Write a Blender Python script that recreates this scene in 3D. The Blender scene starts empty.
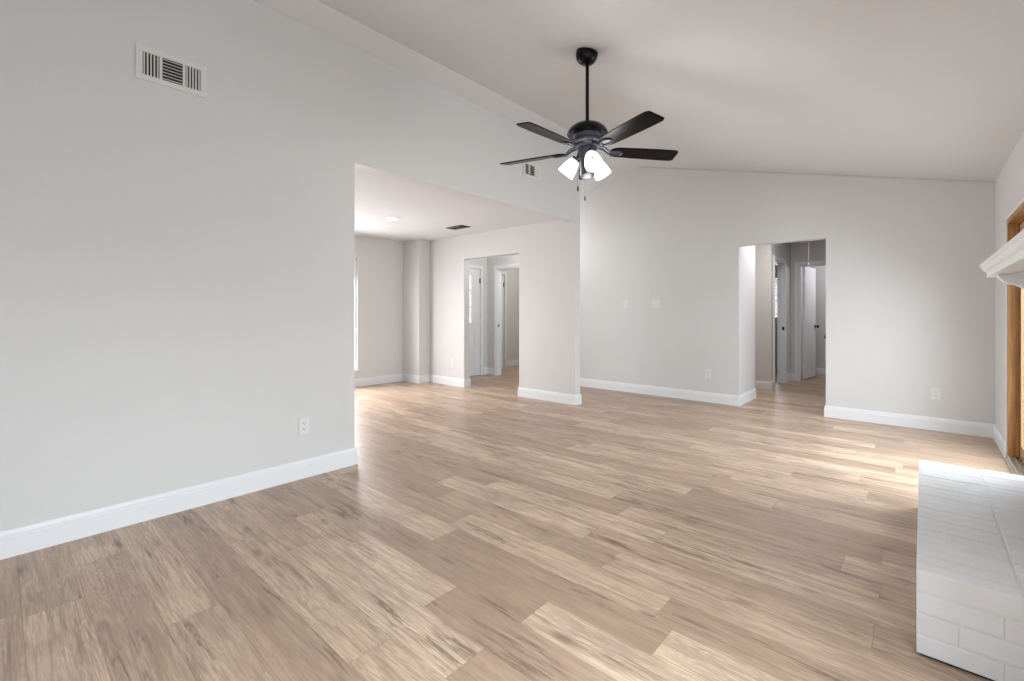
import bpy, bmesh, math, random
from mathutils import Vector, Matrix

S = bpy.context.scene
COL = S.collection
random.seed(7)
PI = math.pi

# ------------------------------------------------------------------ camera
F_PX, HORIZON = 461.357, 312.236
cam_data = bpy.data.cameras.new('camera')
cam = bpy.data.objects.new('camera', cam_data)
COL.objects.link(cam)
cam.location = (3.369, 0.0, 1.206)
cam.rotation_euler = (PI / 2, 0, math.radians(41.6607))
cam_data.sensor_width = 36.0
cam_data.lens = F_PX / 1024 * 36.0
cam_data.shift_y = -(340.5 - HORIZON) / 1024
cam_data.clip_start = 0.05
S.camera = cam

# ------------------------------------------------------------------ view, world, daylight
S.view_settings.view_transform = 'Standard'
S.view_settings.look = 'None'
S.view_settings.exposure = 0.09
S.view_settings.gamma = 1.0
S.view_settings.use_curve_mapping = False

world = bpy.data.worlds.new('sky')
S.world = world
world.use_nodes = True
bg = world.node_tree.nodes['Background']
bg.inputs[0].default_value = (0.86, 0.93, 1.0, 1)
bg.inputs[1].default_value = 2.7


def area(name, loc, rot, sx, sy, power, color, spread=PI):
    l = bpy.data.lights.new(name, 'AREA')
    l.shape = 'RECTANGLE'
    l.size, l.size_y = sx, sy
    l.spread = spread
    l.energy, l.color = power, color
    o = bpy.data.objects.new(name, l)
    o.location, o.rotation_euler = loc, rot
    COL.objects.link(o)
    return o


def point(name, loc, power, color, r=0.08):
    l = bpy.data.lights.new(name, 'POINT')
    l.energy, l.color, l.shadow_soft_size = power, color, r
    o = bpy.data.objects.new(name, l)
    o.location = loc
    COL.objects.link(o)
    return o


DAY = (0.82, 0.915, 1.0)
WARM = (1.0, 0.62, 0.34)
# daylight outside each window and glass door, the side window being added
area('fill_side_window', (4.16, 0.35, 1.0), (math.radians(42), 0, PI / 2), 2.1, 1.3, 66, DAY, math.radians(112))  # fill for the left wall, through an added unseen window
area('daylight_sliding_door', (4.24, 4.64, 1.05), (math.radians(58), 0, PI / 2), 1.7, 1.8, 80, DAY, math.radians(150))
area('daylight_dining_window', (-3.84, 2.95, 1.08), (math.radians(64), 0, -PI / 2), 1.95, 1.45, 172, (0.97, 0.97, 1.0))
area('daylight_bedroom_window', (0.72, 11.2, 1.5), (PI / 2, 0, PI), 0.8, 0.85, 24, DAY)
point('corridor_lamp', (0.35, 7.58, 2.2), 8, WARM)
area('hall_fill', (2.07, 7.2, 2.43), (0, 0, 0), 0.7, 0.9, 15, (0.95, 0.95, 1.0))  # added fill without a fixture, brightens the hall
point('closet_fill', (2.7, 10.1, 2.1), 13, (0.95, 0.95, 1.0))  # added fill for the open door leaf, no real closet light
point('bath_lamp', (-2.3, 7.3, 2.25), 22, (1.0, 0.96, 0.92))
point('foyer_fill', (-1.5, 5.75, 2.35), 22, (1.0, 0.97, 0.94))  # unseen source added to brighten the foyer

# ------------------------------------------------------------------ materials


class NT:
    def __init__(s, name):
        s.m = bpy.data.materials.new(name)
        s.m.use_nodes = True
        s.t = s.m.node_tree
        s.n = s.t.nodes
        s.bsdf = s.n['Principled BSDF']

    def new(s, typ, **kw):
        n = s.n.new(typ)
        for k, v in kw.items():
            setattr(n, k, v)
        return n

    def link(s, a, b):
        s.t.links.new(a, b)

    def put(s, sock, v):
        if isinstance(v, bpy.types.NodeSocket):
            s.link(v, sock)
        else:
            sock.default_value = v

    def math(s, op, a, b=0.0, c=0.0):
        n = s.new('ShaderNodeMath', operation=op)
        s.put(n.inputs[0], a)
        s.put(n.inputs[1], b)
        s.put(n.inputs[2], c)
        return n.outputs[0]

    def comb(s, x, y, z=0.0):
        n = s.new('ShaderNodeCombineXYZ')
        s.put(n.inputs[0], x)
        s.put(n.inputs[1], y)
        s.put(n.inputs[2], z)
        return n.outputs[0]

    def noise(s, vec, scale, detail=3.0, rough=0.5, dist=0.0):
        n = s.new('ShaderNodeTexNoise')
        s.put(n.inputs['Vector'], vec)
        n.inputs['Scale'].default_value = scale
        n.inputs['Detail'].default_value = detail
        n.inputs['Roughness'].default_value = rough
        n.inputs['Distortion'].default_value = dist
        return n.outputs['Fac']

    def ramp(s, fac, stops):
        n = s.new('ShaderNodeValToRGB')
        s.put(n.inputs[0], fac)
        e = n.color_ramp.elements
        while len(e) < len(stops):
            e.new(0.5)
        for el, (p, c) in zip(e, stops):
            el.position = p
            el.color = (c, c, c, 1) if isinstance(c, (int, float)) else (*c, 1)
        return n.outputs[0]

    def mix(s, fac, a, b, mode='MIX'):
        n = s.new('ShaderNodeMix', data_type='RGBA', blend_type=mode)
        s.put(n.inputs[0], fac)
        for sock, v in ((n.inputs[6], a), (n.inputs[7], b)):
            s.put(sock, v if isinstance(v, bpy.types.NodeSocket) else (*v, 1))
        return n.outputs[2]

    def bump(s, h, strength=0.1, dist=0.01):
        n = s.new('ShaderNodeBump')
        n.inputs['Strength'].default_value = strength
        n.inputs['Distance'].default_value = dist
        s.link(h, n.inputs['Height'])
        s.link(n.outputs[0], s.bsdf.inputs['Normal'])

    def set(s, color=None, rough=None, metal=None, spec=None):
        b = s.bsdf.inputs
        if color is not None:
            s.put(b['Base Color'], color if isinstance(color, bpy.types.NodeSocket) else (*color, 1))
        if rough is not None:
            s.put(b['Roughness'], rough)
        if metal is not None:
            b['Metallic'].default_value = metal
        if spec is not None:
            b['Specular IOR Level'].default_value = spec
        return s


def paint(name, col, rough=0.6, scale=90.0, strength=0.06, var=0.02):
    k = NT(name)
    pos = k.new('ShaderNodeNewGeometry').outputs['Position']
    nz = k.noise(pos, scale, 4.0, 0.6)
    lo = tuple(c * (1 - var) for c in col)
    hi = tuple(min(1, c * (1 + var)) for c in col)
    k.set(k.mix(k.noise(pos, 1.7, 3.0), lo, hi), rough, spec=0.3)
    k.bump(nz, strength, 0.004)
    return k.m


WALL = paint('wall_paint', (0.64, 0.634, 0.62), 0.55)
CEIL = paint('ceiling_paint', (0.65, 0.645, 0.645), 0.75, 70, 0.12)
TRIM = paint('trim_paint', (0.755, 0.765, 0.775), 0.32, 40, 0.01, 0.008)
DOORP = paint('door_paint', (0.75, 0.75, 0.755), 0.38, 40, 0.01, 0.008)
PLASTIC = paint('white_plastic', (0.72, 0.715, 0.70), 0.3, 30, 0.0, 0.0)
SLOT = paint('dark_slot', (0.03, 0.028, 0.025), 0.8, 30, 0.0, 0.0)
VENT = paint('vent_enamel', (0.69, 0.675, 0.65), 0.4, 30, 0.0, 0.0)


def simple(name, col, rough=0.4, metal=0.0, spec=0.5, var=0.05, scale=20):
    k = NT(name)
    pos = k.new('ShaderNodeNewGeometry').outputs['Position']
    lo = tuple(c * (1 - var) for c in col)
    hi = tuple(min(1, c * (1 + var)) for c in col)
    k.set(k.mix(k.noise(pos, scale, 3.0), lo, hi), rough, metal, spec)
    return k.m


BLACK = simple('black_metal', (0.003, 0.003, 0.004), 0.2, spec=0.2)
BLADE = simple('black_blade', (0.003, 0.0027, 0.003), 0.28, spec=0.09)
PEWTER = simple('dark_pewter', (0.06, 0.063, 0.078), 0.34, 0.6)
STEEL = simple('lamplit_steel', (0.15, 0.16, 0.19), 0.3, 0.7)  # lamplight on the fan's motor band lightened into the colour
BRONZE = simple('dark_bronze', (0.035, 0.028, 0.02), 0.5)
ALU = simple('aluminium', (0.72, 0.72, 0.70), 0.32, 0.9)
FOB = simple('matt_dark_fob', (0.02, 0.018, 0.016), 0.8, spec=0.1)
CORD = simple('cord', (0.8, 0.79, 0.76), 0.7)


def emissive(name, col, strength):
    k = NT(name)
    k.set(col, 0.4)
    k.bsdf.inputs['Emission Color'].default_value = (*col, 1)
    k.bsdf.inputs['Emission Strength'].default_value = strength
    return k.m


SHADE = emissive('lit_frosted_glass', (1.0, 0.975, 0.95), 1.5)
LED = emissive('lit_led_lens', (1.0, 0.94, 0.86), 14.0)


def glass():
    k = NT('window_glass')
    out = k.n['Material Output']
    tr = k.new('ShaderNodeBsdfTransparent')
    tr.inputs[0].default_value = (0.97, 0.97, 0.97, 1)
    gl = k.new('ShaderNodeBsdfGlossy')
    gl.inputs['Roughness'].default_value = 0.02
    lw = k.new('ShaderNodeLayerWeight')
    fr = k.math('MULTIPLY_ADD', k.math('POWER', lw.outputs['Facing'], 5.0), 0.8, 0.04)
    mx = k.new('ShaderNodeMixShader')
    k.link(fr, mx.inputs[0])
    k.link(tr.outputs[0], mx.inputs[1])
    k.link(gl.outputs[0], mx.inputs[2])
    k.link(mx.outputs[0], out.inputs[0])
    return k.m


GLASS = glass()


def wood(name, c0, c1, rough=0.4, axis='Z'):
    k = NT(name)
    pos = k.new('ShaderNodeNewGeometry').outputs['Position']
    sx = k.new('ShaderNodeSeparateXYZ')
    k.link(pos, sx.inputs[0])
    x, y, z = sx.outputs
    v = k.comb(k.math('MULTIPLY', x, 26), k.math('MULTIPLY', y, 26), k.math('MULTIPLY', z, 1.6))
    n = k.noise(v, 1.6, 5.0, 0.6, 0.6)
    k.set(k.mix(k.ramp(n, [(0.3, 0.0), (0.7, 1.0)]), c0, c1), rough)
    return k.m


JAMB = wood('stained_wood', (0.19, 0.08, 0.018), (0.40, 0.19, 0.05))
TANWOOD = wood('pale_stained_wood', (0.34, 0.22, 0.115), (0.42, 0.28, 0.155))


def floor_material():
    k = NT('plank_floor')
    pos = k.new('ShaderNodeNewGeometry').outputs['Position']
    sp = k.new('ShaderNodeSeparateXYZ')
    k.link(pos, sp.inputs[0])
    X, Y = sp.outputs[0], sp.outputs[1]
    W, L = 0.183, 1.22
    v = k.math('DIVIDE', k.math('SUBTRACT', Y, 0.075 - 20 * W), W)
    row = k.math('FLOOR', v)
    fv = k.math('SUBTRACT', v, row)
    wn = k.new('ShaderNodeTexWhiteNoise', noise_dimensions='1D')
    k.link(row, wn.inputs['W'])
    u = k.math('ADD', k.math('DIVIDE', k.math('ADD', X, 20.0), L), k.math('MULTIPLY', wn.outputs['Value'], 7.31))
    col = k.math('FLOOR', u)
    fu = k.math('SUBTRACT', u, col)
    wn2 = k.new('ShaderNodeTexWhiteNoise', noise_dimensions='2D')
    k.link(k.comb(row, col), wn2.inputs['Vector'])
    sc = k.new('ShaderNodeSeparateColor')
    k.link(wn2.outputs['Color'], sc.inputs[0])
    r1, r2, r3 = sc.outputs[0], sc.outputs[1], sc.outputs[2]
    # per-plank grain space
    gx = k.math('ADD', X, k.math('MULTIPLY', r2, 61.0))
    gy = k.math('ADD', Y, k.math('MULTIPLY', r3, 47.0))

    def gv(a, b, c=0.0):
        return k.comb(k.math('MULTIPLY', gx, a), k.math('MULTIPLY', gy, b), k.math('MULTIPLY', r1, 30.0 + c))
    fine = k.noise(gv(7.0, 150.0), 1.0, 3.0, 0.7)
    mid = k.noise(gv(2.0, 34.0), 1.0, 6.0, 0.68, 0.5)
    fig = k.noise(gv(1.3, 7.5), 1.0, 2.0, 0.5, 0.5)
    fine2 = k.noise(gv(3.6, 78.0, 31.0), 1.0, 4.0, 0.7, 0.3)
    rings = k.math('MULTIPLY_ADD', k.math('SINE', k.math('MULTIPLY', fig, 150.0)), 0.5, 0.5)
    ringmask = k.ramp(k.noise(gv(1.0, 4.0, 3.0), 1.0, 2.0), [(0.50, 0.0), (0.60, 1.0)])
    rings = k.math('MULTIPLY', rings, ringmask)
    gate = k.ramp(k.noise(gv(1.4, 8.0, 23.0), 1.0, 3.0), [(0.52, 0.0), (0.64, 1.0)])
    streak = k.math('MULTIPLY', gate, k.ramp(k.noise(gv(3.2, 48.0, 9.0), 1.0, 6.0, 0.75, 0.8), [(0.50, 0.0), (0.57, 1.0)]))
    cloud = k.noise(gv(1.8, 6.0, 17.0), 1.0, 5.0, 0.62, 0.5)
    vor = k.new('ShaderNodeTexVoronoi')
    k.link(gv(2.0, 6.0, 5.0), vor.inputs['Vector'])
    vor.inputs['Scale'].default_value = 0.9
    knot = k.ramp(vor.outputs['Distance'], [(0.02, 1.0), (0.13, 0.0)])
    base = k.ramp(r1, [(0.0, (0.39, 0.262, 0.172)), (0.28, (0.50, 0.348, 0.236)),
                       (0.55, (0.65, 0.472, 0.328)), (1.0, (0.725, 0.55, 0.395))])
    tint = k.mix(k.math('MULTIPLY', r2, 0.28), base, (0.57, 0.395, 0.28))
    c = k.mix(k.ramp(cloud, [(0.44, 0.0), (0.64, 0.55)]), tint, (0.35, 0.235, 0.165))
    c = k.mix(k.math('MULTIPLY', k.ramp(mid, [(0.46, 0.0), (0.58, 1.0)]), 0.40), c, (0.27, 0.18, 0.125))
    c = k.mix(k.math('MULTIPLY', rings, 0.36), c, (0.26, 0.175, 0.12))
    c = k.mix(k.math('MULTIPLY', k.ramp(fine, [(0.47, 0.0), (0.58, 1.0)]), 0.44), c, (0.27, 0.185, 0.13))
    c = k.mix(k.math('MULTIPLY', k.ramp(fine2, [(0.50, 0.0), (0.60, 1.0)]), 0.24), c, (0.25, 0.165, 0.11))
    c = k.mix(k.math('MULTIPLY', streak, 0.75), c, (0.12, 0.08, 0.056))
    c = k.mix(k.math('MULTIPLY', knot, 0.6), c, (0.11, 0.072, 0.048))
    ev = k.math('MULTIPLY', k.math('MINIMUM', fv, k.math('SUBTRACT', 1.0, fv)), W)
    eu = k.math('MULTIPLY', k.math('MINIMUM', fu, k.math('SUBTRACT', 1.0, fu)), L)
    e = k.math('MINIMUM', ev, eu)
    seam = k.ramp(k.math('MULTIPLY', e, 100.0), [(0.0, 1.0), (0.20, 0.0)])
    c = k.mix(k.math('MULTIPLY', seam, 0.6), c, (0.13, 0.09, 0.06))
    rgh = k.math('MULTIPLY_ADD', mid, 0.10, 0.31)
    k.set(c, rgh, spec=0.62)
    h = k.math('SUBTRACT', k.math('MULTIPLY', fine, 0.25), seam)
    k.bump(h, 0.10, 0.003)
    return k.m


FLOOR = floor_material()


def brick_paint():
    k = NT('white_painted_brick')
    pos = k.new('ShaderNodeNewGeometry').outputs['Position']
    n = k.noise(pos, 38.0, 5.0, 0.65)
    m = k.noise(pos, 6.0, 3.0, 0.6)
    c = k.mix(k.ramp(m, [(0.4, 0.0), (0.65, 1.0)]), (0.74, 0.74, 0.735), (0.78, 0.785, 0.79))
    d = k.noise(pos, 3.1, 4.0, 0.6)
    c = k.mix(k.ramp(d, [(0.58, 0.0), (0.70, 0.30)]), c, (0.58, 0.50, 0.41))
    k.set(c, 0.6, spec=0.25)
    k.bump(n, 0.22, 0.004)
    return k.m


BRICK = brick_paint()


def red_brick():
    k = NT('red_brick')
    pos = k.new('ShaderNodeNewGeometry').outputs['Position']
    sp = k.new('ShaderNodeSeparateXYZ')
    k.link(pos, sp.inputs[0])
    b = k.new('ShaderNodeTexBrick')
    k.link(k.comb(sp.outputs[0], sp.outputs[2]), b.inputs['Vector'])
    b.inputs['Scale'].default_value = 1.0
    b.inputs['Brick Width'].default_value = 0.21
    b.inputs['Row Height'].default_value = 0.075
    b.inputs['Mortar Size'].default_value = 0.008
    b.inputs['Color1'].default_value = (0.33, 0.10, 0.07, 1)
    b.inputs['Color2'].default_value = (0.42, 0.16, 0.11, 1)
    b.inputs['Mortar'].default_value = (0.55, 0.48, 0.44, 1)
    k.set(b.outputs['Color'], 0.8)
    return k.m


RED = red_brick()
FIREBOX = simple('sooty_firebrick', (0.03, 0.027, 0.025), 0.9)

# ------------------------------------------------------------------ mesh helpers


def box(bm, x0, x1, y0, y1, z0, z1):
    vs = [bm.verts.new((x, y, z)) for x in (x0, x1) for y in (y0, y1) for z in (z0, z1)]
    for f in ((0, 1, 3, 2), (4, 6, 7, 5), (0, 4, 5, 1), (2, 3, 7, 6), (0, 2, 6, 4), (1, 5, 7, 3)):
        bm.faces.new([vs[i] for i in f])
    return vs


def prism(bm, pts, axis, a, b):
    def mk(p, t):
        if axis == 'X':
            return (t, p[0], p[1])
        if axis == 'Y':
            return (p[0], t, p[1])
        return (p[0], p[1], t)
    A = [bm.verts.new(mk(p, a)) for p in pts]
    B = [bm.verts.new(mk(p, b)) for p in pts]
    n = len(pts)
    bm.faces.new(A)
    bm.faces.new(B[::-1])
    for i in range(n):
        bm.faces.new((A[i], B[i], B[(i + 1) % n], A[(i + 1) % n]))


def lathe(bm, prof, seg=32, M=None):
    """revolve (r, z) about Z, then move by matrix M"""
    rings = []
    for r, z in prof:
        if r < 1e-5:
            rings.append([bm.verts.new((0, 0, z))])
        else:
            rings.append([bm.verts.new((r * math.cos(2 * PI * i / seg), r * math.sin(2 * PI * i / seg), z)) for i in range(seg)])
    for a, b in zip(rings, rings[1:]):
        for i in range(seg):
            j = (i + 1) % seg
            if len(a) == 1 and len(b) == 1:
                continue
            if len(a) == 1:
                bm.faces.new((a[0], b[j], b[i]))
            elif len(b) == 1:
                bm.faces.new((a[i], a[j], b[0]))
            else:
                bm.faces.new((a[i], a[j], b[j], b[i]))
    for ring in (rings[0], rings[-1]):
        if len(ring) > 1 and getattr(lathe, 'cap', True):
            bm.faces.new(ring)
    if M is not None:
        vs = [v for r in rings for v in r]
        bmesh.ops.transform(bm, matrix=M, verts=vs)


def tube(bm, path, r, seg=10, closed=False):
    P = [Vector(p) for p in path]
    n = len(P)
    rings = []
    up = Vector((0.13, 0.27, 0.95)).normalized()
    for i, p in enumerate(P):
        if closed:
            d = (P[(i + 1) % n] - P[i - 1]).normalized()
        else:
            d = (P[min(i + 1, n - 1)] - P[max(i - 1, 0)]).normalized()
        a = d.cross(up)
        if a.length < 1e-3:
            a = d.cross(Vector((1, 0, 0)))
        a.normalize()
        b = d.cross(a).normalized()
        rr = r[i] if isinstance(r, (list, tuple)) else r
        rings.append([bm.verts.new(p + a * math.cos(2 * PI * k / seg) * rr + b * math.sin(2 * PI * k / seg) * rr) for k in range(seg)])
    pairs = list(zip(rings, rings[1:])) + ([(rings[-1], rings[0])] if closed else [])
    for A, B in pairs:
        for k in range(seg):
            j = (k + 1) % seg
            bm.faces.new((A[k], A[j], B[j], B[k]))
    if not closed:
        bm.faces.new(rings[0])
        bm.faces.new(rings[-1][::-1])


def sweep(bm, path, prof, side=1):
    """sweep a closed (offset, z) profile along a floor polyline with mitred corners; offset goes to the left (side=1) or right (-1)"""
    P = [Vector((p[0], p[1])) for p in path]
    rings = []
    for i, p in enumerate(P):
        def nrm(a, b):
            d = (b - a).normalized()
            return Vector((-d.y, d.x)) * side
        if i == 0:
            m = nrm(P[0], P[1])
        elif i == len(P) - 1:
            m = nrm(P[-2], P[-1])
        else:
            n0, n1 = nrm(P[i - 1], p), nrm(p, P[i + 1])
            m = (n0 + n1) / (1 + n0.dot(n1))
        rings.append([bm.verts.new((p.x + m.x * o, p.y + m.y * o, z)) for o, z in prof])
    n = len(prof)
    for A, B in zip(rings, rings[1:]):
        for k in range(n):
            j = (k + 1) % n
            bm.faces.new((A[k], A[j], B[j], B[k]))
    bm.faces.new(rings[0])
    bm.faces.new(rings[-1][::-1])


def B():
    return bmesh.new()


def obj(name, bm, mat, parent=None, smooth=False, bevel=0.0, seg=2):
    bmesh.ops.recalc_face_normals(bm, faces=bm.faces[:])
    me = bpy.data.meshes.new(name)
    bm.to_mesh(me)
    bm.free()
    me.materials.append(mat)
    o = bpy.data.objects.new(name, me)
    COL.objects.link(o)
    if parent is not None:
        o.parent = parent
    if smooth:
        for p in me.polygons:
            p.use_smooth = True
        try:
            me.set_sharp_from_angle(angle=math.radians(40))
        except Exception:
            pass
    if bevel:
        md = o.modifiers.new('bevel', 'BEVEL')
        md.width, md.segments = bevel, seg
        md.limit_method = 'ANGLE'
    return o


def struct(name, bm, mat, bevel=0.0, label=None):
    o = obj(name, bm, mat, bevel=bevel)
    o['kind'] = 'structure'
    if label:
        o['label'] = label
    return o


def struct_root(name, loc, rz=0.0, label=None):
    o = bpy.data.objects.new(name, None)
    o.empty_display_size = 0.1
    COL.objects.link(o)
    o.location = loc
    o.rotation_euler = (0, 0, rz)
    o['kind'] = 'structure'
    if label:
        o['label'] = label
    return o


def thing(name, label, cat, loc, rot=(0, 0, 0), group=None):
    o = bpy.data.objects.new(name, None)
    o.empty_display_size = 0.1
    COL.objects.link(o)
    o.location, o.rotation_euler = loc, rot
    o['label'], o['category'] = label, cat
    if group:
        o['group'] = group
    return o


def copy_tree(o, parent=None):
    c = o.copy()
    COL.objects.link(c)
    if parent is not None:
        c.parent = parent
        c.matrix_parent_inverse = o.matrix_parent_inverse.copy()
    for ch in [q for q in bpy.data.objects if q.parent == o]:
        copy_tree(ch, c)
    return c


# ------------------------------------------------------------------ the setting: floor, walls, ceilings
RX, RZ, PITCH = 0.234, 3.364, 0.2486          # ridge line and 3:12 slopes
YB, XR, YN = 6.385, 3.89, -1.2                # back wall, right wall, near wall


def cz(x):
    return RZ - PITCH * abs(x - RX)


bm = B()
box(bm, -3.75, 4.05, -1.35, 11.3, -0.12, 0.0)
struct('floor', bm, FLOOR)

bm = B()   # vaulted ceiling: both slopes and the ridge
prism(bm, [(-3.1, cz(-3.1)), (RX, RZ), (4.1, cz(4.1)), (4.1, cz(4.1) + 0.12), (RX, RZ + 0.12), (-3.1, cz(-3.1) + 0.12)], 'Y', -1.35, 6.6)
struct('ceiling', bm, CEIL)

bm = B()
box(bm, -3.6, -0.115, 0.08, 5.02, 2.44, 2.52)
struct('ceiling_dining', bm, CEIL)
bm = B()
box(bm, -3.75, 3.2, 6.5, 11.15, 2.44, 2.54)
struct('ceiling_hall', bm, CEIL)

WT = 0.115
bm = B()   # left wall with its wide opening into the dining room
prism(bm, [(YN, 0), (1.906, 0), (1.906, 2.39), (5.135, 2.39), (5.135, 3.27), (YN, 3.27)], 'X', -WT, -0.002)
prism(bm, [(YN, 0), (1.906, 0), (1.906, 2.39), (5.135, 2.39), (5.135, 3.3045), (YN, 3.3045)], 'X', -0.002, 0.0)
struct('wall_left', bm, WALL)

bm = B()   # partition between dining room and foyer, with a cased-free opening
a, b = -2.126, -0.96
prism(bm, [(-3.0, 0), (a, 0), (a, 2.06), (b, 2.06), (b, 0), (0, 0), (0, 2.389), (-WT, 2.389), (-WT, cz(-WT) - 0.004), (-3.0, cz(-3.0) - 0.004)], 'Y', 5.02, 5.135)
struct('wall_foyer', bm, WALL)

bm = B()   # dining room: left wall with window, boxed corner, near wall
wy0, wy1, wz0, wz1 = 2.0, 3.915, 0.275, 2.08
box(bm, -3.575, -3.46, 0.08, wy0, 0, 2.44)
box(bm, -3.575, -3.46, wy1, 4.79, 0, 2.44)
box(bm, -3.575, -3.46, wy0, wy1, 0, wz0)
box(bm, -3.575, -3.46, wy0, wy1, wz1, 2.44)
struct('wall_dining', bm, WALL)
bm = B()
box(bm, -3.575, -3.0, 4.79, 5.135, 0, 2.44)
struct('wall_corner', bm, WALL)
bm = B()
box(bm, -3.46, -WT, 0.08, 0.195, 0, 2.44)
struct('wall_dining_near', bm, WALL)

bm = B()   # gabled back wall: bathroom doorway on the left, hall opening on the right
a, b, c, d = -2.70, -1.94, 1.60, 2.535
prism(bm, [(-2.96, 0), (a, 0), (a, 2.03), (b, 2.03), (b, 0), (c, 0), (c, 2.062), (d, 2.062), (d, 0), (XR, 0), (XR, cz(XR) - 0.003), (RX, RZ - 0.003), (-2.96, cz(-2.96) - 0.003)], 'Y', YB, 6.5)
struct('wall_back', bm, WALL)

SY0, SY1, SZ = 3.80, 5.56, 1.965              # sliding door opening
qy0, qy1, qz0, qz1 = -0.75, 1.45, 0.12, 2.05      # side window beside the camera, added out of view to light the left wall
bm = B()
for x0_, x1_, zt in ((XR, XR + 0.002, cz(XR) - 0.003), (XR + 0.002, XR + 0.13, 2.40)):
    prism(bm, [(qy1, 0), (SY0, 0), (SY0, SZ), (SY1, SZ), (SY1, 0), (6.5, 0), (6.5, zt), (qy1, zt)], 'X', x0_, x1_)
    box(bm, x0_, x1_, YN, qy0, 0, zt)
    box(bm, x0_, x1_, qy0, qy1, 0, qz0)
    box(bm, x0_, x1_, qy0, qy1, qz1, zt)
struct('wall_right', bm, WALL)

nx0, nx1, nz0, nz1 = 0.9, 2.3, 0.8, 2.1       # window behind the camera
bm = B()
box(bm, -WT, nx0, YN - 0.115, YN, 0, cz(-WT) - 0.01)
box(bm, nx1, XR, YN - 0.115, YN, 0, cz(XR) - 0.01)
box(bm, nx0, nx1, YN - 0.115, YN, 0, nz0)
prism(bm, [(nx0, nz1), (nx1, nz1), (nx1, cz(nx1) - 0.01), (nx0, cz(nx0) - 0.01)], 'Y', YN - 0.115, YN)
struct('wall_near', bm, WALL)

bm = B()   # foyer end wall with the front door
FY0, FY1 = 5.28, 6.20
prism(bm, [(5.135, 0), (FY0, 0), (FY0, 2.03), (FY1, 2.03), (FY1, 0), (6.5, 0), (6.5, cz(-2.96) - 0.005), (5.135, cz(-2.96) - 0.005)], 'X', -3.075, -2.96)
struct('wall_entry', bm, WALL)

# rooms behind the back wall
bm = B()
box(bm, 1.485, 1.60, 6.5, 7.165, 0, 2.44)
box(bm, -1.0, 1.485, 7.05, 7.165, 0, 2.44)
struct('wall_corridor_near', bm, WALL)
bm = B()
box(bm, -1.0, 1.505, 8.0, 8.115, 0, 2.44)
struct('wall_corridor_far', bm, WALL)
bm = B()
box(bm, -1.115, -1.0, 7.05, 11.0, 0, 2.44)
struct('wall_corridor_end', bm, WALL)
HY0, HY1 = 8.20, 8.97
bm = B()
prism(bm, [(8.0, 0), (HY0, 0), (HY0, 2.03), (HY1, 2.03), (HY1, 0), (10.6, 0), (10.6, 2.44), (8.0, 2.44)], 'X', 1.505, 1.62)
struct('wall_hall_left', bm, WALL)
BX0, BX1 = 1.745, 2.46
bm = B()
prism(bm, [(1.62, 0), (BX0, 0), (BX0, 2.03), (BX1, 2.03), (BX1, 0), (3.0, 0), (3.0, 2.44), (1.62, 2.44)], 'Y', 9.42, 9.535)
struct('wall_hall_end', bm, WALL)
GY0, GY1 = 6.66, 7.42
bm = B()
prism(bm, [(6.5, 0), (GY0, 0), (GY0, 2.03), (GY1, 2.03), (GY1, 0), (9.42, 0), (9.42, 2.44), (6.5, 2.44)], 'X', 2.54, 2.655)
struct('wall_hall_right', bm, WALL)
bm = B()
box(bm, 1.62, 3.0, 10.6, 10.7, 0, 2.44)
struct('wall_closet_far', bm, WALL)
bm = B()
box(bm, 3.0, 3.1, 9.42, 10.7, 0, 2.44)
struct('wall_closet_right', bm, WALL)
bm = B()   # bedroom window wall
box(bm, -1.0, 0.32, 11.0, 11.115, 0, 2.44)
box(bm, 1.12, 1.62, 11.0, 11.115, 0, 2.44)
box(bm, 0.32, 1.12, 11.0, 11.115, 0, 1.08)
box(bm, 0.32, 1.12, 11.0, 11.115, 1.95, 2.44)
box(bm, 1.505, 1.62, 10.6, 11.0, 0, 2.44)
struct('wall_bedroom_far', bm, WALL)
bm = B()   # bathroom
CY0, CY1 = 6.70, 7.47
prism(bm, [(6.5, 0), (CY0, 0), (CY0, 2.03), (CY1, 2.03), (CY1, 0), (8.7, 0), (8.7, 2.44), (6.5, 2.44)], 'X', -3.615, -3.5)
struct('wall_bath_left', bm, WALL)
bm = B()
box(bm, -3.5, -1.2, 8.6, 8.7, 0, 2.44)
struct('wall_bath_far', bm, WALL)
bm = B()
box(bm, -1.3, -1.2, 6.5, 8.6, 0, 2.44)
struct('wall_bath_right', bm, WALL)
bm = B()
box(bm, -3.615, -2.96, 6.41, 6.5, 0, 2.44)
struct('wall_bath_near', bm, WALL)

# ------------------------------------------------------------------ baseboards
BASE = [(0.0003, 0.0), (0.016, 0.0), (0.016, 0.096), (0.0125, 0.100), (0.0125, 0.112), (0.010, 0.116), (0.006, 0.128), (0.0055, 0.133), (0.0003, 0.133)]


def baseboard(name, paths):
    bm = B()
    for path, side in paths:
        sweep(bm, path, BASE, side)
    return struct(name, bm, TRIM)


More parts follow.
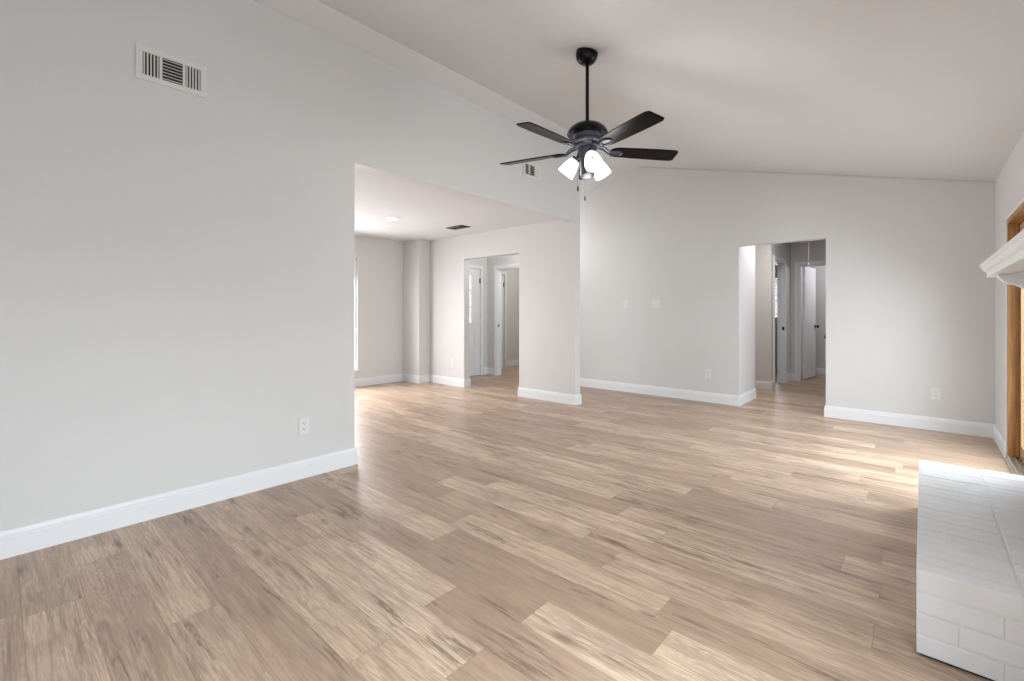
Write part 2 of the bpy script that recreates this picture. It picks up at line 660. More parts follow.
baseboard('baseboard_left', [([(0, YN), (0, 1.906), (-WT, 1.906), (-WT, 0.195)], -1)])
baseboard('baseboard_foyer', [([(-3.0, 5.02), (-2.126, 5.02), (-2.126, 5.135), (-2.95, 5.135)], -1),
                              ([(-0.96, 5.135), (-0.96, 5.02), (0, 5.02), (0, 5.135), (-0.96, 5.135)], -1)])
baseboard('baseboard_dining', [([(-3.46, 0.195), (-3.46, 4.79), (-3.0, 4.79), (-3.0, 5.02)], -1)])
baseboard('baseboard_back', [([(-1.87, YB), (1.60, YB), (1.60, 7.165)], -1), ([(2.535, 6.5), (2.535, YB), (XR, YB), (XR, SY1 + 0.02)], -1)])
baseboard('baseboard_right', [([(XR, 2.1), (XR, YN)], -1)])
baseboard('baseboard_entry', [([(-2.96, FY1 + 0.075), (-2.96, YB), (-2.775, YB)], -1)])
baseboard('baseboard_hall', [([(-1.0, 8.0), (1.62, 8.0), (1.62, HY0 - 0.06)], -1), ([(1.62, HY1 + 0.06), (1.62, 9.42), (BX0 - 0.06, 9.42)], -1),
                             ([(1.62, 10.6), (3.0, 10.6)], -1), ([(2.54, 9.42), (2.54, 7.5)], -1)])
baseboard('baseboard_bath', [([(-3.5, CY1 + 0.06), (-3.5, 8.6), (-1.3, 8.6)], -1)])

# ------------------------------------------------------------------ door casings (trim), doors
CASE = [(0.0, 0.0), (0.062, 0.0), (0.062, 0.014), (0.052, 0.018), (0.02, 0.016), (0.006, 0.012), (0.0, 0.008)]


def casing(name, axis, plane, sgn, lo, hi, top):
    """mitred flat casing round a doorway; the wall's face is at `plane`, sgn the way it faces"""
    path = [(lo, 0.0), (lo, top), (hi, top), (hi, 0.0)]
    outs = [(-1, 0), (-1, 1), (1, 1), (1, 0)]
    bm = B()
    rings = []
    for (t, z), (ox, oz) in zip(path, outs):
        ring = []
        for o, h in CASE:
            tt, zz, nn = t + ox * (o + 0.004), z + oz * (o + 0.004), plane + sgn * (h + 0.0002)
            ring.append(bm.verts.new((nn, tt, zz) if axis == 'X' else (tt, nn, zz)))
        rings.append(ring)
    n = len(CASE)
    for A, C in zip(rings, rings[1:]):
        for k in range(n):
            j = (k + 1) % n
            bm.faces.new((A[k], A[j], C[j], C[k]))
    bm.faces.new(rings[0])
    bm.faces.new(rings[-1][::-1])
    return struct(name, bm, TRIM)


casing('trim_1', 'X', -2.96, 1, FY0, FY1, 2.03)
casing('trim_2', 'Y', YB, -1, -2.70, -1.94, 2.03)
casing('trim_3', 'X', 1.62, 1, HY0, HY1, 2.03)
casing('trim_4', 'Y', 9.42, -1, BX0, BX1, 2.03)
casing('trim_5', 'X', -3.5, 1, CY0, CY1, 2.03)


def liner(name, axis, p0, p1, lo, hi, top):
    """door jamb liner with a stop strip"""
    bm = B()

    def bb(a0, a1, t0, t1, z0, z1):
        if axis == 'X':
            box(bm, a0, a1, t0, t1, z0, z1)
        else:
            box(bm, t0, t1, a0, a1, z0, z1)
    e = 0.0004
    bb(p0, p1, lo + e, lo + 0.014, 0.0005, top - e)
    bb(p0, p1, hi - 0.014, hi - e, 0.0005, top - e)
    bb(p0, p1, lo + 0.014, hi - 0.014, top - 0.014, top - e)
    m = (p0 + p1) / 2
    bb(m - 0.016, m + 0.016, lo + 0.014, lo + 0.025, 0.0005, top - 0.014)
    bb(m - 0.016, m + 0.016, hi - 0.025, hi - 0.014, 0.0005, top - 0.014)
    bb(m - 0.016, m + 0.016, lo + 0.025, hi - 0.025, top - 0.025, top - 0.014)
    return struct(name, bm, TRIM)


liner('trim_6', 'Y', YB, 6.5, -2.70, -1.94, 2.03)
liner('trim_7', 'X', 1.505, 1.62, HY0, HY1, 2.03)
liner('trim_8', 'Y', 9.42, 9.535, BX0, BX1, 2.03)


def panel_leaf(w, h, t, panels, holes=()):
    """door leaf in local x (0..w), y (thickness, +-t/2), z; recessed panels both sides, holes right through"""
    xs = sorted({0, w} | {v for p in list(panels) + list(holes) for v in (p[0], p[1])})
    zs = sorted({0, h} | {v for p in list(panels) + list(holes) for v in (p[2], p[3])})
    bm = B()

    def inside(lst, x, z):
        return any(p[0] < x < p[1] and p[2] < z < p[3] for p in lst)
    for x0, x1 in zip(xs, xs[1:]):
        for z0, z1 in zip(zs, zs[1:]):
            mx, mz = (x0 + x1) / 2, (z0 + z1) / 2
            if inside(holes, mx, mz):
                continue
            if inside(panels, mx, mz):
                box(bm, x0, x1, -t / 2 + 0.008, t / 2 - 0.008, z0, z1)
                if x1 - x0 > 0.1 and z1 - z0 > 0.1:
                    box(bm, x0 + 0.035, x1 - 0.035, -t / 2 + 0.003, t / 2 - 0.003, z0 + 0.035, z1 - 0.035)
            else:
                box(bm, x0, x1, -t / 2, t / 2, z0, z1)
    return bm


def knob_part(parent, x, z, side, t=0.036, both=True):
    """round black knob on rose; local leaf coordinates"""
    for s in ((1, -1) if both else (side,)):
        bm = B()
        M = Matrix.Translation((x, s * t / 2, z)) @ Matrix.Rotation(-s * PI / 2, 4, 'X')
        lathe(bm, [(0, 0.0), (0.032, 0.0), (0.032, 0.006), (0.012, 0.010), (0.011, 0.03), (0.020, 0.036), (0.028, 0.046), (0.027, 0.058), (0.018, 0.066), (0, 0.068)], 20, M)
        k = obj('knob', bm, BLACK, parent, smooth=True)
        k['label'] = 'round black door knob'


def hinge_part(parent, x, y, z, mat=None):
    bm = B()
    lathe(bm, [(0, -0.05), (0.007, -0.05), (0.007, 0.05), (0, 0.05)], 10, Matrix.Translation((x, y, z)))
    box(bm, x - 0.022, x + 0.022, y - 0.001, y + 0.001, z - 0.045, z + 0.045)
    obj('hinge', bm, mat or BLACK, parent)


# front door in the foyer: half-glazed leaf seen nearly edge on
fd = struct_root('door_1', (-2.985, FY1 - 0.006, 0.006), -PI / 2, 'white panelled front door with a three-row glass light')
lw = FY1 - FY0 - 0.012
holes = [(0.20, lw - 0.20, 0.98, 1.92)]
obj('leaf', panel_leaf(lw, 2.015, 0.044, [(0.14, lw / 2 - 0.05, 0.2, 0.82), (lw / 2 + 0.05, lw - 0.14, 0.2, 0.82)], holes), DOORP, fd, bevel=0.002)
bm = B()
x0, x1, z0, z1 = holes[0]
for (p, q, r_, s_) in ((x0, x0 + 0.02, z0, z1), (x1 - 0.02, x1, z0, z1), (x0 + 0.02, x1 - 0.02, z0, z0 + 0.02), (x0 + 0.02, x1 - 0.02, z1 - 0.02, z1)):
    box(bm, p, q, -0.026, 0.026, r_, s_)
for i in (1, 2):
    zz = z0 + (z1 - z0) * i / 3
    box(bm, x0 + 0.02, x1 - 0.02, -0.015, 0.015, zz - 0.012, zz + 0.012)
    xx = x0 + (x1 - x0) * i / 3
    box(bm, xx - 0.012, xx + 0.012, -0.0145, 0.0145, z0 + 0.02, z1 - 0.02)
obj('light_frame', bm, DOORP, fd, bevel=0.002)
bm = B()
box(bm, x0 + 0.02, x1 - 0.02, -0.003, 0.003, z0 + 0.02, z1 - 0.02)
obj('glass', bm, GLASS, fd)
knob_part(fd, lw - 0.07, 0.93, 1, 0.044)
for z in (0.25, 1.02, 1.80):
    hinge_part(fd, 0.0, 0.03, z, BLACK if z > 1.5 else TRIM)

# bathroom closet door (closed)
d2 = struct_root('door_2', (-3.53, CY1 - 0.006, 0.008), -PI / 2, 'white closet door with black hinges inside the far bathroom')
obj('leaf', panel_leaf(CY1 - CY0 - 0.012, 2.01, 0.036, [(0.12, 0.63, 0.2, 0.9), (0.12, 0.63, 1.05, 1.88)]), DOORP, d2, bevel=0.002)
for z in (0.25, 1.02, 1.80):
    hinge_part(d2, 0.0, 0.024, z, BLACK if z > 1.5 else TRIM)
knob_part(d2, 0.69, 0.93, 1, both=False)

# hall-end door, swung open into the closet
d3 = struct_root('door_3', (BX0 + 0.034, 9.545, 0.02), math.radians(84.5), 'white flush door standing open at the end of the hall')
bm = B()
box(bm, 0, 0.67, -0.036, 0.0, 0.0, 2.0)
obj('leaf', bm, DOORP, d3, bevel=0.002)
for s_, off in ((1, 0.0), (-1, -0.036)):
    bm = B()
    M = Matrix.Translation((0.61, off, 0.92)) @ Matrix.Rotation(-s_ * PI / 2, 4, 'X')
    lathe(bm, [(0, 0.0), (0.032, 0.0), (0.032, 0.006), (0.012, 0.010), (0.011, 0.03), (0.020, 0.036), (0.028, 0.046), (0.027, 0.058), (0.018, 0.066), (0, 0.068)], 20, M)
    obj('knob', bm, BLACK, d3, smooth=True)
for z in (0.2, 1.0, 1.78):
    bm = B()
    box(bm, -0.020, 0.0, -0.034, -0.002, z - 0.045, z + 0.045)
    obj('hinge', bm, TRIM, d3)

# closed door in the hall's right wall: only its knob shows past the opening
d4 = struct_root('door_4', (2.562, GY0 + 0.006, 0.008), PI / 2, 'white door in the right wall of the hall')
obj('leaf', panel_leaf(GY1 - GY0 - 0.012, 2.01, 0.036, []), DOORP, d4, bevel=0.002)
knob_part(d4, 0.055, 0.90, 1, both=False)

# strike plates on the jambs
for nm, lab, (x, y, z), ax in (('strike_plate', 'black strike plate on the foyer-side jamb of the bathroom doorway', (-2.6855, 6.43, 0.95), 'X'),
                               ('strike_plate.001', 'black strike plate on the far jamb of the hall side doorway', (1.585, HY1 - 0.0145, 0.93), 'Y')):
    bm = B()
    if ax == 'X':
        box(bm, 0, 0.003, -0.016, 0.016, -0.03, 0.03)
        box(bm, 0.003, 0.009, -0.03, -0.014, -0.022, 0.022)
    else:
        box(bm, -0.016, 0.016, -0.003, 0, -0.03, 0.03)
        box(bm, 0.012, 0.026, -0.009, 0, -0.022, 0.022)
    o = obj('strike_plate', bm, BLACK)
    o.location = (x, y, z)
    o['label'], o['category'] = lab, 'latch plate'

# sliding glass door in the right wall
sd = struct_root('door_5', (XR, (SY0 + SY1) / 2, 0.0), 0, 'brown wood framed sliding glass door with aluminium track')
hy = (SY1 - SY0) / 2
bm = B()
for s_ in (-1, 1):
    box(bm, 0.002, 0.125, s_ * hy - 0.03 if s_ > 0 else -hy + 0.0005, s_ * hy - 0.0005 if s_ > 0 else -hy + 0.03, 0.0, SZ - 0.0005)
box(bm, 0.002, 0.125, -hy + 0.03, hy - 0.03, SZ - 0.03, SZ - 0.0005)
obj('jamb', bm, JAMB, sd, bevel=0.002)
bm = B()     # stop strips and weather guide inside the jamb
for s_ in (-1, 1):
    for q0, q1 in ((0.050, 0.062), (0.097, 0.103)):
        y0_, y1_ = (hy - 0.045, hy - 0.03) if s_ > 0 else (-hy + 0.03, -hy + 0.045)
        box(bm, q0, q1, y0_, y1_, 0.03, SZ - 0.03)
for q0, q1 in ((0.050, 0.062), (0.097, 0.103)):
    box(bm, q0, q1, -hy + 0.045, hy - 0.045, SZ - 0.048, SZ - 0.03)
obj('stop_strip', bm, JAMB, sd, bevel=0.001)
bm = B()
box(bm, -0.02, 0.13, -hy + 0.03, hy - 0.03, 0.0, 0.016)
for q in (0.0, 0.036, 0.066, 0.10):
    box(bm, q, q + 0.006, -hy + 0.03, hy - 0.03, 0.016, 0.034)
obj('track', bm, ALU, sd, bevel=0.001)
for i, (y0_, y1_, xo) in enumerate(((-0.02, hy - 0.046, 0.066), (-hy + 0.046, 0.02, 0.104))):
    bm = B()
    st = 0.07
    for (p, q, r_, s_) in ((y0_, y0_ + st, 0.036, SZ - 0.05), (y1_ - st, y1_, 0.036, SZ - 0.05), (y0_ + st, y1_ - st, 0.036, 0.036 + st + 0.03), (y0_ + st, y1_ - st, SZ - 0.05 - st, SZ - 0.05)):
        box(bm, xo, xo + 0.03 if i == 0 else xo + 0.02, p, q, r_, s_)
    pf = obj('sliding_panel', bm, TANWOOD, sd, bevel=0.002)
    bm = B()
    box(bm, xo + 0.008, xo + 0.014, y0_ + st, y1_ - st, 0.036 + st + 0.03, SZ - 0.05 - st)
    obj('glass', bm, GLASS, pf)
bm = B()
tube(bm, [(0.066, 0.015, 0.92), (0.030, 0.015, 0.93), (0.026, 0.015, 1.0), (0.030, 0.015, 1.07), (0.066, 0.015, 1.08)], 0.008)
obj('handle', bm, BLACK, sd, smooth=True)
bm = B()     # white casing bead round the opening
box(bm, XR - 0.006, XR, SY1, SY1 + 0.02, 0.0, SZ + 0.02)
box(bm, XR - 0.006, XR, SY0 - 0.02, SY0, 0.0, SZ + 0.02)
box(bm, XR - 0.006, XR, SY0, SY1, SZ, SZ + 0.02)
struct('trim_9', bm, TRIM)

# ------------------------------------------------------------------ windows


def window(name, axis, plane, lo, hi, z0, z1, sgn, label, cols=2):
    """frame, mullions, pane and sill; `plane` is the middle of the wall, sgn towards the room"""
    def bb(bm, a0, a1, t0, t1, q0, q1):
        a0, a1 = min(a0, a1), max(a0, a1)
        if axis == 'X':
            box(bm, a0, a1, t0, t1, q0, q1)
        else:
            box(bm, t0, t1, a0, a1, q0, q1)
    root = struct_root(name, (0, 0, 0), 0, label)
    bm = B()
    e, f = 0.0005, 0.03
    bb(bm, plane - 0.025, plane + 0.025, lo + e, lo + f, z0 + e, z1 - e)
    bb(bm, plane - 0.025, plane + 0.025, hi - f, hi - e, z0 + e, z1 - e)
    bb(bm, plane - 0.025, plane + 0.025, lo + f, hi - f, z0 + e, z0 + f)
    bb(bm, plane - 0.025, plane + 0.025, lo + f, hi - f, z1 - f, z1 - e)
    for i in range(1, cols):
        m = lo + (hi - lo) * i / cols
        bb(bm, plane - 0.02, plane + 0.02, m - 0.025, m + 0.025, z0 + f, z1 - f)
    zm = (z0 + z1) / 2
    bb(bm, plane - 0.018, plane + 0.018, lo + f, hi - f, zm - 0.02, zm + 0.02)
    obj('window_frame', bm, TRIM, root)
    bm = B()
    bb(bm, plane - 0.003, plane + 0.003, lo + f, hi - f, z0 + f, z1 - f)
    obj('glass', bm, GLASS, root)
    bm = B()
    bb(bm, plane + sgn * 0.026, plane + sgn * 0.0575, lo + e, hi - e, z0 + e, z0 + 0.012)
    bb(bm, plane + sgn * 0.058, plane + sgn * 0.085, lo - 0.035, hi + 0.035, z0 - 0.016, z0 + 0.012)
    obj('window_sill', bm, TRIM, root)
    return root


window('window_1', 'X', -3.5175, wy0, wy1, wz0, wz1, 1, 'bright dining room window with white sill at the wall edge')
window('window_2', 'Y', YN - 0.0575, nx0, nx1, nz0, nz1, 1, 'window in the wall behind the camera', 3)
window('fill_window', 'X', XR + 0.0575, qy0, qy1, qz0, qz1, -1, 'added unseen window in the right wall beside the camera, letting in fill light', 2)
w3 = window('window_3', 'Y', 11.0575, 0.32, 1.12, 1.08, 1.95, -1, 'far bedroom window with white blinds', 1)
bm = B()
for i in range(34):
    z = 1.12 + i * 0.024
    v = box(bm, 0.34, 1.10, 10.985, 11.003, z, z + 0.0015)
    bmesh.ops.rotate(bm, verts=v, cent=(0.7, 10.994, z), matrix=Matrix.Rotation(0.35, 3, 'X'))
box(bm, 0.33, 1.11, 10.975, 11.01, 1.925, 1.948)
obj('blind', bm, TRIM, w3)
bm = B()
box(bm, -1.5, 2.8, 12.4, 12.5, 0, 3.2)
struct('wall_exterior', bm, RED)

# attic hatch trim in the hall ceiling and its pull cord
bm = B()
for (p, q, r_, s_) in ((1.78, 2.40, 8.22, 8.26), (1.78, 2.40, 9.32, 9.36), (1.78, 1.82, 8.26, 9.32), (2.36, 2.40, 8.26, 9.32)):
    box(bm, p, q, r_, s_, 2.425, 2.44)
struct('trim_10', bm, TRIM)
pc = thing('pull_cord', 'thin white attic pull cord hanging in the hall opening', 'cord', (2.066, 8.30, 2.44))
bm = B()
tube(bm, [(0, 0, 0), (0.001, 0, -0.25), (0, 0, -0.485)], 0.0032, 8)
obj('cord', bm, CORD, pc)
bm = B()
lathe(bm, [(0, -0.482), (0.006, -0.484), (0.010, -0.498), (0.008, -0.508), (0, -0.511)], 12)
obj('pull', bm, CORD, pc, smooth=True)

# ------------------------------------------------------------------ outlets and switches (local: face towards -Y)


def wallplate(bm, w, h):
    prism(bm, [(-w / 2, -h / 2 + 0.004), (-w / 2 + 0.004, -h / 2), (w / 2 - 0.004, -h / 2), (w / 2, -h / 2 + 0.004), (w / 2, h / 2 - 0.004), (w / 2 - 0.004, h / 2), (-w / 2 + 0.004, h / 2), (-w / 2, h / 2 - 0.004)], 'Y', -0.006, -0.0003)


def make_outlet(label, loc, rz):
    t = thing('wall_outlet', label, 'outlet', loc, (0, 0, rz), 'outlets on the walls')
    bm = B()
    wallplate(bm, 0.076, 0.122)
    obj('cover_plate', bm, PLASTIC, t, bevel=0.0015)
    for s_ in (-1, 1):
        bm = B()
        pts = [(0.0172 * math.cos(a_), s_ * 0.0197 + 0.0145 * max(-0.86, min(0.86, math.sin(a_)))) for a_ in [2 * PI * i / 24 for i in range(24)]]
        prism(bm, pts, 'Y', -0.0085, -0.006)
        r_ = obj('receptacle', bm, PLASTIC, t)
        bm = B()
        zc = s_ * 0.0197
        box(bm, -0.0085, -0.0058, -0.0089, -0.0085, zc - 0.002, zc + 0.0075)
        box(bm, 0.0058, 0.0085, -0.0089, -0.0085, zc - 0.001, zc + 0.0065)
        box(bm, -0.0025, 0.0025, -0.0089, -0.0085, zc - 0.0095, zc - 0.005)
        obj('slot', bm, SLOT, r_)
    bm = B()
    lathe(bm, [(0, 0), (0.0035, 0), (0.003, 0.0012), (0, 0.0015)], 12, Matrix.Translation((0, -0.006, 0)) @ Matrix.Rotation(PI / 2, 4, 'X'))
    obj('screw', bm, PLASTIC, t)
    return t


out0 = make_outlet('white duplex outlet low on the long left wall near the camera', (0, 1.505, 0.376), PI / 2)
for lab, loc, rz in (('white duplex outlet on the back wall, left of the hall opening', (1.215, YB, 0.378), 0),
                     ('white duplex outlet on the back wall near the right corner', (3.472, YB, 0.373), 0),
                     ('white duplex outlet left of the foyer opening in the dining room', (-2.408, 5.02, 0.371), 0)):
    c = copy_tree(out0)
    c.location, c.rotation_euler = loc, (0, 0, rz)
    c['label'] = lab


def make_switch(label, loc, gangs):
    t = thing('light_switch', label, 'light switch', loc, (0, 0, 0), 'switches on the back wall')
    w = 0.074 + 0.046 * (gangs - 1)
    bm = B()
    wallplate(bm, w, 0.12)
    obj('cover_plate', bm, PLASTIC, t, bevel=0.0015)
    for g in range(gangs):
        x = (g - (gangs - 1) / 2) * 0.046
        bm = B()
        prism(bm, [(-0.0062, -0.033), (-0.0062, 0.033), (-0.0085, 0.033), (-0.0115, 0.0), (-0.0075, -0.033)], 'X', x - 0.0165, x + 0.0165)
        obj('rocker', bm, PLASTIC, t, bevel=0.0008)
    return t


make_switch('single white rocker switch on the back wall, nearest the foyer', (0.005, YB, 1.331), 1)
make_switch('wider two-gang white switch in the middle of the back wall', (0.483, YB, 1.327), 2)

# ------------------------------------------------------------------ air registers (local: x along wall, z up, face towards -Y)


def make_vent(label, loc, rot, w, h, group, mat=None):
    t = thing('air_vent', label, 'air vent', loc, rot, group)
    m = 0.032
    bm = B()
    box(bm, -w / 2 + m, w / 2 - m, -0.0008, -0.0003, -h / 2 + m, h / 2 - m)
    obj('duct_backing', bm, SLOT, t)
    bm = B()       # face frame with sloped edge
    for (p, q, r_, s_) in ((-w / 2, w / 2, -h / 2, -h / 2 + m), (-w / 2, w / 2, h / 2 - m, h / 2), (-w / 2, -w / 2 + m, -h / 2 + m, h / 2 - m), (w / 2 - m, w / 2, -h / 2 + m, h / 2 - m)):
        box(bm, p, q, -0.010, -0.0003, r_, s_)
    i0, i1 = -w / 2 + m, w / 2 - m
    k0, k1 = -h / 2 + m, h / 2 - m
    iw = i1 - i0
    b0, b1 = i0 + iw * 0.30, i0 + iw * 0.70
    for x in (b0, b1):
        box(bm, x - 0.007, x + 0.007, -0.010, -0.0008, k0, k1)
    obj('face_frame', bm, mat or VENT, t, bevel=0.002)

    def slats_v(x0, x1, n, ang):
        bm = B()
        for i in range(n):
            x = x0 + (x1 - x0) * (i + 0.5) / n
            v = box(bm, x - 0.0045, x + 0.0045, -0.0062, -0.0048, k0, k1)
            bmesh.ops.rotate(bm, verts=v, cent=(x, -0.0055, 0), matrix=Matrix.Rotation(ang, 3, 'Z'))
        obj('louver_bank', bm, mat or VENT, t)
    slats_v(i0, b0 - 0.007, 5, 0.6)
    slats_v(b1 + 0.007, i1, 5, -0.6)
    bm = B()
    n = max(5, int((k1 - k0) / 0.0185))
    for i in range(n):
        z = k0 + (k1 - k0) * (i + 0.5) / n
        v = box(bm, b0 + 0.007, b1 - 0.007, -0.0062, -0.0048, z - 0.0042, z + 0.0042)
        bmesh.ops.rotate(bm, verts=v, cent=(0, -0.0055, z), matrix=Matrix.Rotation(-0.7, 3, 'X'))
    obj('louver_bank', bm, mat or VENT, t)
    for x in (-w / 2 + 0.014, w / 2 - 0.014):
        bm = B()
        lathe(bm, [(0, 0), (0.005, 0), (0.004, 0.002), (0, 0.0025)], 12, Matrix.Translation((x, -0.010, 0)) @ Matrix.Rotation(PI / 2, 4, 'X'))
        obj('screw', bm, mat or VENT, t)
    return t


make_vent('large white wall register high on the left wall near the camera', (0, 0.715, 2.649), (0, 0, PI / 2), 0.35, 0.196, 'air registers')
make_vent('small white wall register above the dining opening, behind the fan', (0, 4.128, 2.838), (0, 0, PI / 2), 0.31, 0.182, 'air registers')
make_vent('dark slotted register set flat in the dining room ceiling', (-1.66, 4.475, 2.44), (PI / 2, 0, 0), 0.33, 0.18, 'air registers', BRONZE)

# ------------------------------------------------------------------ recessed light in the dining ceiling
rl = thing('recessed_light', 'lit round recessed downlight in the dining room ceiling', 'ceiling light', (-1.843, 3.492, 2.44))
bm = B()
lathe.cap = False
lathe(bm, [(0.066, -0.0003), (0.094, -0.0003), (0.092, -0.005), (0.072, -0.008), (0.066, -0.005), (0.066, -0.0003)], 40)
lathe.cap = True
obj('trim_ring', bm, TRIM, rl, smooth=True)
bm = B()
lathe(bm, [(0, -0.001), (0.066, -0.001), (0.066, -0.005), (0, -0.006)], 40)
obj('lens', bm, LED, rl)

# ------------------------------------------------------------------ ceiling fan (local z down from the ceiling)
fx, fy = 1.627, 2.746
fz = cz(fx)
fan = thing('ceiling_fan', 'black ceiling fan with lit glass shades hanging from the vaulted ceiling', 'ceiling fan', (fx, fy, fz))
Z0 = fz
tilt = Matrix.Rotation(math.atan(PITCH), 4, 'Y')
bm = B()
lathe(bm, [(0, -0.0015), (0.076, -0.0015), (0.077, -0.020), (0.074, -0.040), (0.064, -0.062), (0.048, -0.078), (0.026, -0.087), (0, -0.089)], 36, tilt)
obj('canopy', bm, BLACK, fan, smooth=True)
zz = lambda z: z - Z0
bm = B()
lathe(bm, [(0, -0.07), (0.0125, -0.07), (0.0125, zz(2.51)), (0, zz(2.51))], 18)
obj('downrod', bm, BLACK, fan, smooth=True)
bm = B()
lathe(bm, [(0, zz(2.535)), (0.024, zz(2.535)), (0.028, zz(2.522)), (0.065, zz(2.516)), (0.100, zz(2.500)), (0.126, zz(2.478)), (0.139, zz(2.455)), (0.141, zz(2.445)), (0.134, zz(2.437)), (0.106, zz(2.434)), (0, zz(2.434))], 48)
obj('motor_housing', bm, BLACK, fan, smooth=True)
bm = B()
lathe(bm, [(0, zz(2.434)), (0.098, zz(2.434)), (0.096, zz(2.412)), (0.100, zz(2.396)), (0.104, zz(2.390)), (0.104, zz(2.378)), (0.085, zz(2.372)), (0.082, zz(2.350)), (0, zz(2.350))], 48)
obj('motor_band', bm, STEEL, fan, smooth=True)
bm = B()
lathe(bm, [(0, zz(2.351)), (0.066, zz(2.351)), (0.066, zz(2.335)), (0.060, zz(2.322)), (0.059, zz(2.285)), (0.054, zz(2.275)), (0.050, zz(2.20)), (0.050, zz(2.185)), (0.050, zz(2.155)), (0.034, zz(2.138)), (0, zz(2.134))], 40)
obj('light_kit', bm, PEWTER, fan, smooth=True)

yaw = math.radians(41.6607)
BZ = zz(2.330)
for i in range(5):
    ang = math.radians(9.0 + 72 * i) + yaw
    R = Matrix.Rotation(ang, 4, 'Z')
    P = R @ Matrix.Translation((0, 0, BZ)) @ Matrix.Rotation(math.radians(-12), 4, 'X')
    # blade outline (r, t)
    top = [(0.165, 0.030), (0.185, 0.048), (0.22, 0.056), (0.34, 0.062), (0.50, 0.067), (0.62, 0.069), (0.648, 0.066), (0.663, 0.055)]
    bot = [(0.655, -0.045), (0.648, -0.056), (0.625, -0.064), (0.50, -0.065), (0.34, -0.061), (0.22, -0.056), (0.185, -0.048), (0.165, -0.030)]
    bm = B()
    prism(bm, top + bot, 'Z', -0.004, 0.004)
    bmesh.ops.transform(bm, matrix=P, verts=bm.verts[:])
    bl = obj('blade', bm, BLADE, fan, bevel=0.0015)
    bm = B()
    loop = [(0.205 + 0.048 * math.cos(q), 0.026 * math.sin(q), -0.008) for q in [2 * PI * j / 20 for j in range(20)]]
    tube(bm, loop, 0.0055, 8, closed=True)
    prism(bm, [(0.175 + 0.0, -0.022), (0.245, -0.012), (0.245, 0.012), (0.175, 0.022)], 'Z', -0.0075, -0.0042)
    bmesh.ops.transform(bm, matrix=P, verts=bm.verts[:])
    for s_ in (-1, 1):
        q0 = R @ Vector((0.074, s_ * 0.016, zz(2.362)))
        q1 = R @ Vector((0.122, s_ * 0.018, zz(2.350)))
        q2 = P @ Vector((0.160, s_ * 0.014, -0.010))
        q3 = P @ Vector((0.185, s_ * 0.018, -0.008))
        tube(bm, [q0, q1, q2, q3], [0.008, 0.007, 0.0065, 0.006], 8)
    obj('blade_iron', bm, PEWTER, bl, smooth=True)

for i, a_ in enumerate((-84, 36, 156)):
    ang = math.radians(a_) + yaw
    d = Vector((math.cos(ang) * math.cos(math.radians(50)), math.sin(ang) * math.cos(math.radians(50)), -math.sin(math.radians(50))))
    base = Vector((math.cos(ang) * 0.046, math.sin(ang) * 0.046, zz(2.322)))
    M = Matrix.Translation(base + d * 0.045) @ d.to_track_quat('Z', 'Y').to_matrix().to_4x4()
    bm = B()
    tube(bm, [base - Vector((math.cos(ang), math.sin(ang), 0)) * 0.01, base + Vector((math.cos(ang), math.sin(ang), 0)) * 0.014, base + d * 0.03, base + d * 0.052], 0.011, 10)
    lathe(bm, [(0, 0.0), (0.028, 0.0), (0.031, 0.010), (0.030, 0.026), (0, 0.026)], 24, M)
    arm = obj('lamp_arm', bm, PEWTER, fan, smooth=True)
    bm = B()
    lathe.cap = False
    lathe(bm, [(0.026, 0.012), (0.034, 0.022), (0.044, 0.045), (0.052, 0.075), (0.057, 0.105), (0.060, 0.135), (0.0575, 0.135), (0.0545, 0.105), (0.0495, 0.075), (0.0415, 0.046), (0.031, 0.026), (0.0, 0.020)], 32, M)
    lathe.cap = True
    obj('lamp_shade', bm, SHADE, fan, smooth=True)
# pull chains
for (cx_, z0_, z1_) in ((-0.072, 2.30, 2.072), (-0.016, 2.135, 2.018)):
    pxy = Vector((math.cos(yaw), math.sin(yaw))) * cx_ + Vector((math.sin(yaw), -math.cos(yaw))) * (0.045 if cx_ < -0.03 else 0.0)
    bm = B()
    tube(bm, [(pxy.x, pxy.y, zz(z0_)), (pxy.x, pxy.y, zz(z1_))], 0.0009, 6)
    ch = obj('pull_chain', bm, PEWTER, fan)
    bm = B()
    lathe(bm, [(0, zz(z1_)), (0.004, zz(z1_) - 0.002), (0.006, zz(z1_) - 0.02), (0.005, zz(z1_) - 0.034), (0, zz(z1_) - 0.037)], 12, Matrix.Translation((pxy.x, pxy.y, 0)))
    obj('fob', bm, FOB, ch, smooth=True)
fl = point('fan_lamp', (fx, fy, 2.02), 16, (1.0, 0.97, 0.94), 0.16)

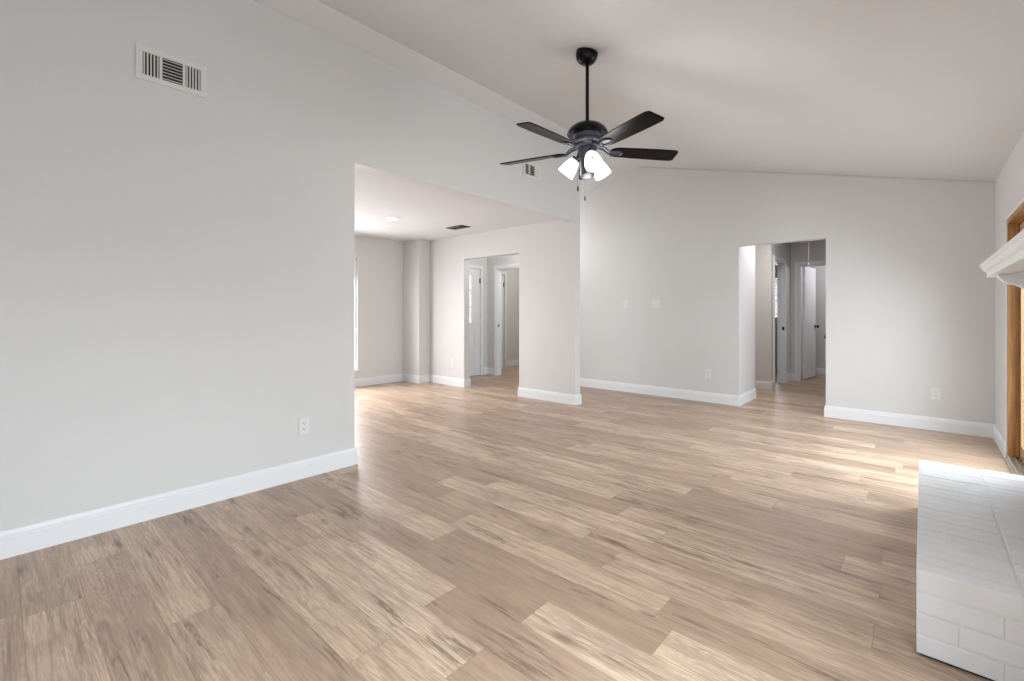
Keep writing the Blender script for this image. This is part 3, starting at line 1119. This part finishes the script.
# ------------------------------------------------------------------ raised hearth of white painted brick
HX0, HXW, HY_0, HY_1, HZ = 3.353, XR - 0.001, 2.16, 3.78, 0.303
he = thing('raised_hearth', 'low white painted brick hearth on the floor against the right wall', 'hearth', (HX0, HY_0, 0))
bm = B()
hx, hyl = HXW - HX0, HY_1 - HY_0
box(bm, 0.004, hx - 0.001, 0.005, hyl - 0.005, 0.011, HZ - 0.0035)     # mortar core
ch_, cw = 0.0755, 0.2125
for r in range(3):      # running courses below the cap
    z0_, z1_ = (r * ch_ + 0.0045 if r else 0.010), (r + 1) * ch_ - 0.0045
    off = 0.105 if r % 2 else 0.0
    for (ya, yb) in ((0.0, 0.1), (hyl - 0.1, hyl)):
        x = 0.0 - off
        while x < hx:
            xa, xb = max(0.0, x), min(hx, x + cw - 0.0006)
            if xb - xa > 0.02:
                box(bm, xa, xb, ya, yb, z0_, z1_)
            x += cw
    y = 0.1 + off / 2
    ys = [0.106]
    while y < hyl - 0.1:
        if y - ys[-1] > 0.05:
            ys.append(y)
        y += cw
    ys.append(hyl - 0.1)
    for ya, yb in zip(ys, ys[1:]):
        box(bm, 0.0, 0.1, ya, yb - 0.0006, z0_, z1_)
n = 23
pw = hyl / n
for i in range(n):      # cap: two rows of bricks set side by side
    for (xa, xb) in ((0.0, 0.252), (0.262, hx)):
        j = random.uniform(-0.0012, 0.0012)
        box(bm, xa, xb, i * pw + 0.0012, (i + 1) * pw - 0.0012, 3 * ch_ + 0.0030, HZ + j)
obj('brickwork', bm, BRICK, he, bevel=0.0018, seg=2)

bm = B()
box(bm, 0.010, hx - 0.001, 0.010, hyl - 0.010, 0.0, 0.011)  # dark strip below the bricks, shade and dirt of the gap as colour
obj('shadow_gap', bm, SLOT, he)

# brick fireplace surround on the wall above the hearth (just outside the frame)
fs = thing('fireplace_surround', 'white painted brick fireplace surround above the hearth', 'fireplace', (XR - 0.001, 2.97, HZ))
bm = B()
for r in range(14):
    z0_ = 0.004 + r * 0.0755
    off = 0.106 if r % 2 else 0.0
    y = -0.80 - off
    while y < 0.80:
        ya, yb = max(-0.80, y), min(0.80, y + 0.2065)
        y += 0.2125
        if yb - ya < 0.02:
            continue
        if r < 9 and yb > -0.46 and ya < 0.46:
            if ya < -0.46:
                yb = -0.46
            elif yb > 0.46:
                ya = 0.46
            else:
                continue
        box(bm, -0.045, -0.0005, ya, yb, z0_, z0_ + 0.070)
box(bm, -0.040, -0.0005, -0.80, -0.46, 0.004, 1.056)
box(bm, -0.040, -0.0005, 0.46, 0.80, 0.004, 1.056)
box(bm, -0.040, -0.0005, -0.46, 0.46, 0.004 + 9 * 0.0755, 1.056)
obj('brickwork', bm, BRICK, fs, bevel=0.003)
bm = B()
box(bm, -0.012, -0.0008, -0.46, 0.46, 0.004, 0.004 + 9 * 0.0755)
obj('firebox', bm, FIREBOX, fs)

# ------------------------------------------------------------------ mantel shelf with scroll brackets
MY0, MY1, MZ = 2.04, 3.90, 1.487
mt = thing('mantel_shelf', 'white moulded mantel shelf on curved brackets at the right edge', 'mantel', (XR - 0.001, (MY0 + MY1) / 2, MZ))
hl = (MY1 - MY0) / 2
D = XR - 0.001 - 3.624
bm = B()
# profile: offset inwards from the outline is negative
prof = [(0.0, 0.0), (0.0, -0.018), (-0.006, -0.022), (-0.008, -0.030), (-0.014, -0.040), (-0.024, -0.047), (-0.026, -0.052), (-0.026, -0.078), (-0.09, -0.078), (-0.09, 0.0)]
path = [(0.0, -hl), (-D, -hl), (-D, hl), (0.0, hl)]
sweep(bm, path, prof, 1)
bmesh.ops.recalc_face_normals(bm, faces=bm.faces[:])
obj('moulding', bm, TRIM, mt)
bm = B()
box(bm, -D + 0.088, -0.0005, -hl + 0.088, hl - 0.088, -0.070, -0.0005)
obj('shelf_board', bm, TRIM, mt)
for yb in (-0.63, 0.63):
    bm = B()
    # bracket outline in (x, z): front scroll runs from under the shelf down to the wall
    fr = [(-0.222, -0.0785), (-0.212, -0.098), (-0.196, -0.118), (-0.176, -0.130), (-0.154, -0.136), (-0.136, -0.146), (-0.119, -0.162), (-0.104, -0.182), (-0.092, -0.215), (-0.082, -0.25), (-0.070, -0.28), (-0.054, -0.30), (-0.046, -0.305)]
    prism(bm, [(-0.046, -0.0785)] + fr, 'Y', yb - 0.035, yb + 0.035)
    obj('bracket', bm, TRIM, mt, bevel=0.003)
